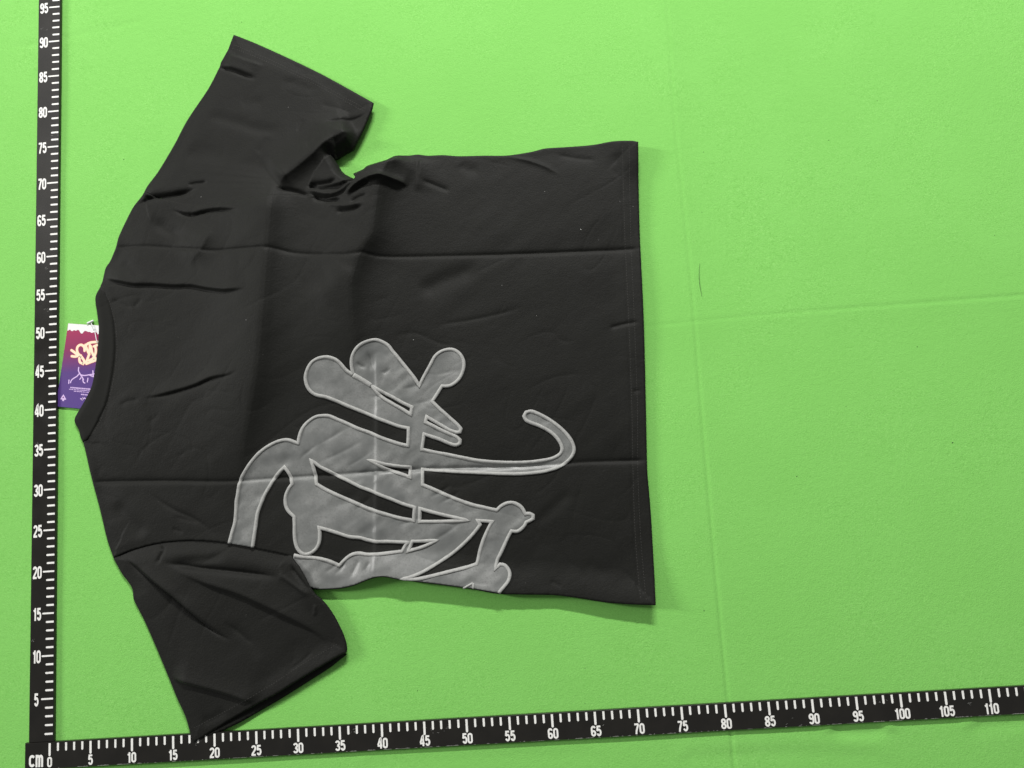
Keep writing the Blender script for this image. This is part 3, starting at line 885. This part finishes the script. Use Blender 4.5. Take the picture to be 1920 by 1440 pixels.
extra = [z5([(1050, 572), (1110, 605), (1185, 652)]), z8([(1388, 692), (1345, 716), (1315, 733)]), z8([(1388, 692), (1390, 736)])]
bottom_edge = [(u, v - 1.8) for u, v in reversed(PATCH_EDGE[1:])]
under = z6([(596, 992), (602, 1040), (640, 1110)]) + [(566, 1092), (582, 1101)]

def drape_px(pts, dz=0.1):
    """pixels -> xy on the draped surface of the back panel"""
    z = np.full(len(pts), 0.7)
    for it in range(3):
        q = np.array([P(u, v, zz) for (u, v), zz in zip(pts, z)])
        h, d, e = B.height(q)
        z = h + dz
    return q

PATCH_LIFT = 0.07
def build_applique():
    outer = path1 + path2 + under + bottom_edge + list(reversed(path3[1:]))
    oq = spline(drape_px(outer), True, 0.22, 40)
    hq = [spline(drape_px(h), True, 0.22, 40) for h in holes]
    pts, F = triangulate([oq] + hq, 0.16, 0.5)
    h, d, e = B.height(pts)
    x, y = pts[:, 0], pts[:, 1]
    aa = x * 0.85 + y * 0.52; bb = -x * 0.52 + y * 0.85
    mk = 0.35 + 0.65 * smooth01((vnoise(x / 5 + 3, y / 5 + 8) + 0.12) / 0.3)
    z = h + PATCH_LIFT + mk * (vnoise(aa / 2.6 + 5, bb / 0.75 + 9) * 0.14 + vnoise(aa / 1.4 + 25, bb / 1.1 + 3) * 0.075) * smooth01(np.minimum(d, 1.0) / 0.8)
    z = np.maximum(z, h + 0.025)
    n = len(pts)
    be = boundary_edges(F)
    V = np.vstack([np.c_[pts, z], np.c_[pts, h - 0.02]])
    FF = list(F) + [(b, a, n + a, n + b) for a, b in be]
    ap = link('applique_emblem', V, FF, M_PATCH, shirt)
    prof = [(-1.0, -0.35), (-0.92, 0.35), (-0.6, 0.85), (0, 1.0), (0.6, 0.85), (0.92, 0.35), (1.0, -0.35)]
    def pipe(px, closed, hw=0.215, ht=0.15):
        c = spline(drape_px(px), closed, 0.22, 40)
        nv = ribbon(c, 1.0, closed, 2.0)
        k = len(prof); n = len(c)
        wv = hw * (1 + 0.10 * vnoise(np.arange(n) * 0.35 + len(px), np.zeros(n)))
        hc, _, _ = B.height(c)
        XY, ZZ = [], []
        for a, bz in prof:
            XY.append(c + nv * (a * wv)[:, None])
        Q = np.stack(XY, 1).reshape(-1, 2)
        hh, dd, ee = B.height(Q)
        hh = hh.reshape(n, k)
        base = np.minimum(hh, hc[:, None] + 0.12)
        base = np.maximum(base, hc[:, None] - 0.12)
        Zv = base + 0.06 + np.array([b for a, b in prof])[None, :] * ht
        V = np.c_[Q, Zv.ravel()]
        F = []
        for i in range(n if closed else n - 1):
            j = (i + 1) % n
            for m in range(k - 1):
                F.append((i * k + m + 1, i * k + m, j * k + m, j * k + m + 1))
        if not closed:
            F.append(tuple(range(k))); F.append(tuple(reversed(range((n - 1) * k, n * k))))
        return link('piping', V, F, M_PIPE, ap)
    for p in (path1, path2, path3): pipe(p, False)
    for h in holes: pipe(h, True)
    pipe(extra[0], False, 0.30)
    pipe(extra[1], False, 0.12, 0.1)
    pipe(extra[2], False, 0.12, 0.1)
    return ap
build_applique()

# ------------------------------------------------------------------ stitching lines
def stitches(name, lines, panel, parent, pitch=0.34, ln=0.22, w=0.035):
    V, F = [], []
    for px in lines:
        c = spline(PP(px, 0.7), False, 0.1)
        seg = np.r_[0, np.cumsum(np.hypot(*np.diff(c, axis=0).T))]
        t = np.arange(0.3, seg[-1] - 0.3, pitch)
        a = np.stack([np.interp(t, seg, c[:, 0]), np.interp(t, seg, c[:, 1])], 1)
        b = np.stack([np.interp(t + ln, seg, c[:, 0]), np.interp(t + ln, seg, c[:, 1])], 1)
        ha, _, _ = panel.height(a); hb, _, _ = panel.height(b)
        for i in range(len(t)):
            d = b[i] - a[i]; d = d / np.linalg.norm(d); nn = np.array([-d[1], d[0]]) * w
            m = (a[i] + b[i]) / 2
            k = len(V)
            V += [(*a[i], ha[i] + 0.004), (*(m + nn), (ha[i] + hb[i]) / 2 + 0.012), (*b[i], hb[i] + 0.004), (*(m - nn), (ha[i] + hb[i]) / 2 + 0.012)]
            F.append((k, k + 3, k + 2, k + 1))
    return link(name, V, F, M_STITCH, parent, smooth=False, kind='stuff')
stitches('hem_stitching', [[(1166, 272), (1169, 365), (1172, 450), (1177, 560), (1184, 740), (1187, 880), (1191, 1000), (1200, 1125)],
                           [(1178, 270), (1180, 340), (1183, 450), (1189, 600), (1195, 760), (1196, 880), (1201, 1000), (1210, 1125)]], B, body)
stitches('hem_stitching', [[(432, 80), (520, 117), (600, 156), (690, 207)], [(430, 86), (520, 123), (600, 162), (686, 211)]], SU, sleeve_up)
stitches('hem_stitching', [[(358, 1368), (420, 1335), (500, 1289), (570, 1243), (636, 1205)]], SL, sleeve_lo)
stitches('seam_stitching', [[(200, 555), (211, 590), (217, 625), (217, 665), (211, 712), (202, 752), (187, 788), (172, 815)]], B, collar)

# ------------------------------------------------------------------ hang tag under the collar
def build_tag():
    zt = 0.15
    tz = lambda l: [P(90 + x / 7.2, 580 + y / 7.2, zt) for x, y in l]
    root = empty('hang_tag', (*P(145, 690, 0), 0.0), 'red to purple cardboard hang tag tucked under the collar', 'tag')
    card = tz([(272, 190), (1010, 238), (800, 1372), (105, 1310)])
    c = np.array(card)
    V = [(x, y, zt) for x, y in c] + [(x, y, 0.03) for x, y in c]
    F = [(3, 2, 1, 0), (4, 5, 6, 7)] + [(i, (i + 1) % 4, 4 + (i + 1) % 4, 4 + i) for i in range(4)]
    link('card', V, F, M_CARD, root, smooth=False)
    def poly(name, pts, m, dz=0.004):
        q = tz(pts)
        v2 = [Vector(p) for p in q]
        n = len(v2)
        v, e, f, _, _, _ = delaunay_2d_cdt(v2, [(i, (i + 1) % n) for i in range(n)], [], 1, 1e-6)
        return link(name, [(p.x, p.y, zt + dz) for p in v], [tuple(t) for t in f], m, root, smooth=False)
    poly('drip_band', [(273, 191), (1008, 239), (985, 330), (960, 315), (930, 335), (890, 310), (850, 330), (800, 345), (770, 320), (730, 330), (700, 320), (672, 338), (655, 312), (635, 300), (612, 312), (590, 318), (565, 304), (540, 305), (515, 292), (495, 292), (480, 305), (466, 326), (447, 327), (432, 305), (420, 282), (400, 277), (375, 290), (352, 280), (332, 294), (312, 290), (297, 271), (278, 285), (262, 288)], M_CARDW, 0.006)
    def strokes(name, lines, m, hw, dz):
        V, F = [], []
        for k, l in enumerate(lines):
            p = spline(np.array(tz(l)), False, 0.05, 80)
            v, f = flat_strokes([(p, False)], zt + dz + k * 0.0006, hw)
            b = len(V)
            V += v; F += [tuple(b + i for i in q) for q in f]
            # round caps
            for e_ in (p[0], p[-1]):
                b = len(V)
                V += [(e_[0] + hw * math.cos(a * math.pi / 5), e_[1] + hw * math.sin(a * math.pi / 5), zt + dz + k * 0.0006 + 0.0003) for a in range(10)]
                F.append(tuple(range(b, b + 10)))
        return link(name, V, F, m, root, smooth=False)
    logo = [[(318, 552), (350, 575), (392, 610)], [(322, 632), (360, 638), (398, 632)],
            [(495, 560), (490, 510), (450, 480), (405, 500), (392, 550), (410, 600), (460, 650), (492, 705), (475, 735), (435, 715), (425, 665), (445, 625)],
            [(500, 495), (545, 460), (600, 445), (700, 440)], [(505, 480), (540, 570), (560, 610)], [(565, 480), (560, 590), (515, 720)],
            [(580, 500), (600, 590), (640, 660), (690, 700)], [(620, 500), (700, 470)], [(640, 500), (645, 580), (610, 660), (555, 690)],
            [(520, 735), (570, 715), (640, 690)]]
    strokes('lettering_outline', logo, M_REDO, 0.205, 0.006)
    strokes('lettering', logo, M_CREAM, 0.155, 0.014)
    strokes('figure_print', [[(415, 785), (412, 830), (440, 885)], [(440, 885), (490, 893), (550, 885), (640, 868)], [(425, 865), (390, 905), (345, 932), (315, 960), (305, 990)],
                             [(440, 885), (470, 930), (480, 950)], [(430, 945), (445, 925)], [(470, 950), (480, 985), (498, 995)], [(540, 930), (532, 980)], [(606, 828), (612, 910)], [(284, 955), (281, 1000)], [(560, 885), (600, 905)]],
            M_LAV, 0.07, 0.006)
    TV, TF = [], []
    for y0, x0, x1, hh in ((1055, 302, 700, 9), (1078, 285, 700, 5), (1105, 350, 640, 5), (1148, 446, 600, 8), ):
        x = x0
        while x < x1:
            w = random.choice([6, 8, 10, 12])
            yy = y0 + (x - x0) * 0.085
            q = tz([(x, yy - hh), (x + w, yy - hh + w * 0.085), (x + w, yy + hh + w * 0.085), (x, yy + hh)])
            b = len(TV)
            TV += [(a, c_, zt + 0.006) for a, c_ in q]; TF.append((b + 3, b + 2, b + 1, b))
            x += w + random.choice([2, 3, 3, 7])
    link('fine_print', TV, TF, M_LAV, root, smooth=False, kind='stuff')
    poly('tree_mark', [(210, 1148), (238, 1200), (246, 1218), (218, 1222), (217, 1238), (193, 1236), (195, 1220), (166, 1212), (178, 1195), (188, 1175)], M_LAV, 0.006)
    poly('tree_mark_gap', [(208, 1172), (222, 1205), (206, 1196), (190, 1202)], M_CARD, 0.010)
    strokes('scribble_mark', [[(440, 1205), (455, 1215), (470, 1190), (462, 1225), (490, 1195), (520, 1215)]], M_LAV, 0.06, 0.006)
    # punched eyelet
    c = tz([(627, 278)])[0]
    V = [(c[0] + 0.13 * math.cos(a * math.pi / 8), c[1] + 0.13 * math.sin(a * math.pi / 8), zt + 0.010) for a in range(16)]
    link('eyelet', V, [tuple(range(16))], M_HAIR, root, smooth=False)
    # plastic fastener
    fr = empty('tag_fastener', (*P(176, 615, 0), 0.15), 'thin white plastic tag fastener with a T-bar end through the hang tag', 'fastener')
    def tube(name, pts, r, n=6):
        p = np.array(pts); V, F = [], []
        for i in range(len(p)):
            t = p[min(i + 1, len(p) - 1)] - p[max(i - 1, 0)]; t = t / np.linalg.norm(t)
            u = np.cross(t, (0, 0, 1.0)); u = u / (np.linalg.norm(u) + 1e-9); w = np.cross(u, t)
            for k in range(n):
                a = 2 * math.pi * k / n
                V.append(p[i] + r * (u * math.cos(a) + w * math.sin(a)))
        for i in range(len(p) - 1):
            for k in range(n):
                F.append((i * n + k, i * n + (k + 1) % n, (i + 1) * n + (k + 1) % n, (i + 1) * n + k))
        F.append(tuple(reversed(range(n)))); F.append(tuple(range((len(p) - 1) * n, len(p) * n)))
        return link(name, V, F, M_PLAST, fr)
    q = lambda x, y, z: (*P(90 + x / 7.2, 580 + y / 7.2, z), z)
    tube('t_bar', [q(533, 190, 0.20), q(545, 184, 0.20), q(598, 160, 0.20), q(612, 152, 0.20)], 0.16)
    tube('filament', [q(578, 175, 0.20), q(590, 205, 0.22), q(610, 240, 0.24), q(627, 278, 0.22), q(640, 340, 0.26), q(655, 420, 0.24), q(680, 470, 0.22)], 0.055)
build_tag()

# ------------------------------------------------------------------ small stray things
def tube_free(name, px, z, r, m, label, cat, group=None):
    c = spline(PP(px, z), False, 0.15)
    V, F = [], []
    n = len(c)
    for i in range(n):
        t = c[min(i + 1, n - 1)] - c[max(i - 1, 0)]; t = t / np.linalg.norm(t); nn = np.array([-t[1], t[0]])
        rr = r * (0.4 + 0.6 * math.sin(math.pi * (i + 0.5) / n))
        for k in range(5):
            a = 2 * math.pi * k / 5
            V.append((c[i][0] + nn[0] * rr * math.cos(a), c[i][1] + nn[1] * rr * math.cos(a), z + rr * math.sin(a)))
    for i in range(n - 1):
        for k in range(5):
            F.append((i * 5 + k, i * 5 + (k + 1) % 5, (i + 1) * 5 + (k + 1) % 5, (i + 1) * 5 + k))
    return link(name, V, F, m, None, label=label, cat=cat, group=group)
def felt_z(x, y):
    ok, loc, nor, idx = felt.ray_cast(Vector((x * S, y * S, 1.0)), Vector((0, 0, -1)))
    return loc.z / S if ok else 0.0
bpy.context.view_layer.update()
x_, y_ = P(1312, 522, 0)
hz = felt_z(x_, y_) + 0.03
tube_free('hair_strand', [(1312, 494), (1311, 508), (1311, 524), (1313, 540), (1316, 556)], hz, 0.026, M_HAIR, 'thin dark curved hair strand lying on the green felt', 'hair')

def speck(px, z, r, m, label, cat, group, k):
    random.seed(100 + k)
    x, y = P(px[0], px[1], z)
    a0 = random.uniform(0, 3.14); V = []
    st = random.uniform(1.2, 2.6)
    for i in range(8):
        a = 2 * math.pi * i / 8
        rr = r * random.uniform(0.6, 1.2)
        dx, dy = rr * st * math.cos(a), rr * math.sin(a)
        V.append((x + dx * math.cos(a0) - dy * math.sin(a0), y + dx * math.sin(a0) + dy * math.cos(a0), z))
    V.append((x, y, z + r * 0.9))
    F = [(i, (i + 1) % 8, 8) for i in range(8)]
    link('lint_speck', V, F, m, None, label=label, cat=cat, group=group)
dark = [(232, 299, .07), (453, 42, .06), (1786, 830, .09), (1720, 650, .06), (1645, 189, .05), (1554, 263, .06), (1319, 285, .05), (1490, 1310, .0), (1865, 441, .05), (1586, 762, .05), (1494, 893, .08), (783, 1295, .06), (1097, 1319, .06), (1097, 1253, .05), (1320, 1145, .06), (1709, 531, .05), (1316, 398, .05)]
k = 0
for u, v, r in dark:
    if r <= 0: continue
    x_, y_ = P(u, v, 0)
    speck((u, v), felt_z(x_, y_) + 0.012, r * 0.7, M_LINTD, 'tiny dark fibre speck on the green felt', 'lint', 'dark specks on the felt', k); k += 1
for u, v, r in [(1089, 430, .055), (1021, 359, .03), (1162, 378, .03), (1187, 387, .03), (1122, 450, .025), (461, 600, .03), (377, 369, .03), (1006, 592, .025), (941, 535, .025), (784, 928, .03), (541, 201, .03), (775, 637, .035)]:
    if u < 700 and v < 340: pan = SU
    else: pan = B
    q = drape_px([(u, v)], 0.01) if pan is B else PP([(u, v)], 0.6)
    h, _, _ = pan.height(q)
    if pan is not B:
        q = PP([(u, v)], h[0])
    zz = h[0] + 0.004
    speck((u, v), zz, r * 0.75, M_LINTW, 'tiny white lint speck on the black shirt cloth', 'lint', 'white specks on the shirt', k); k += 1
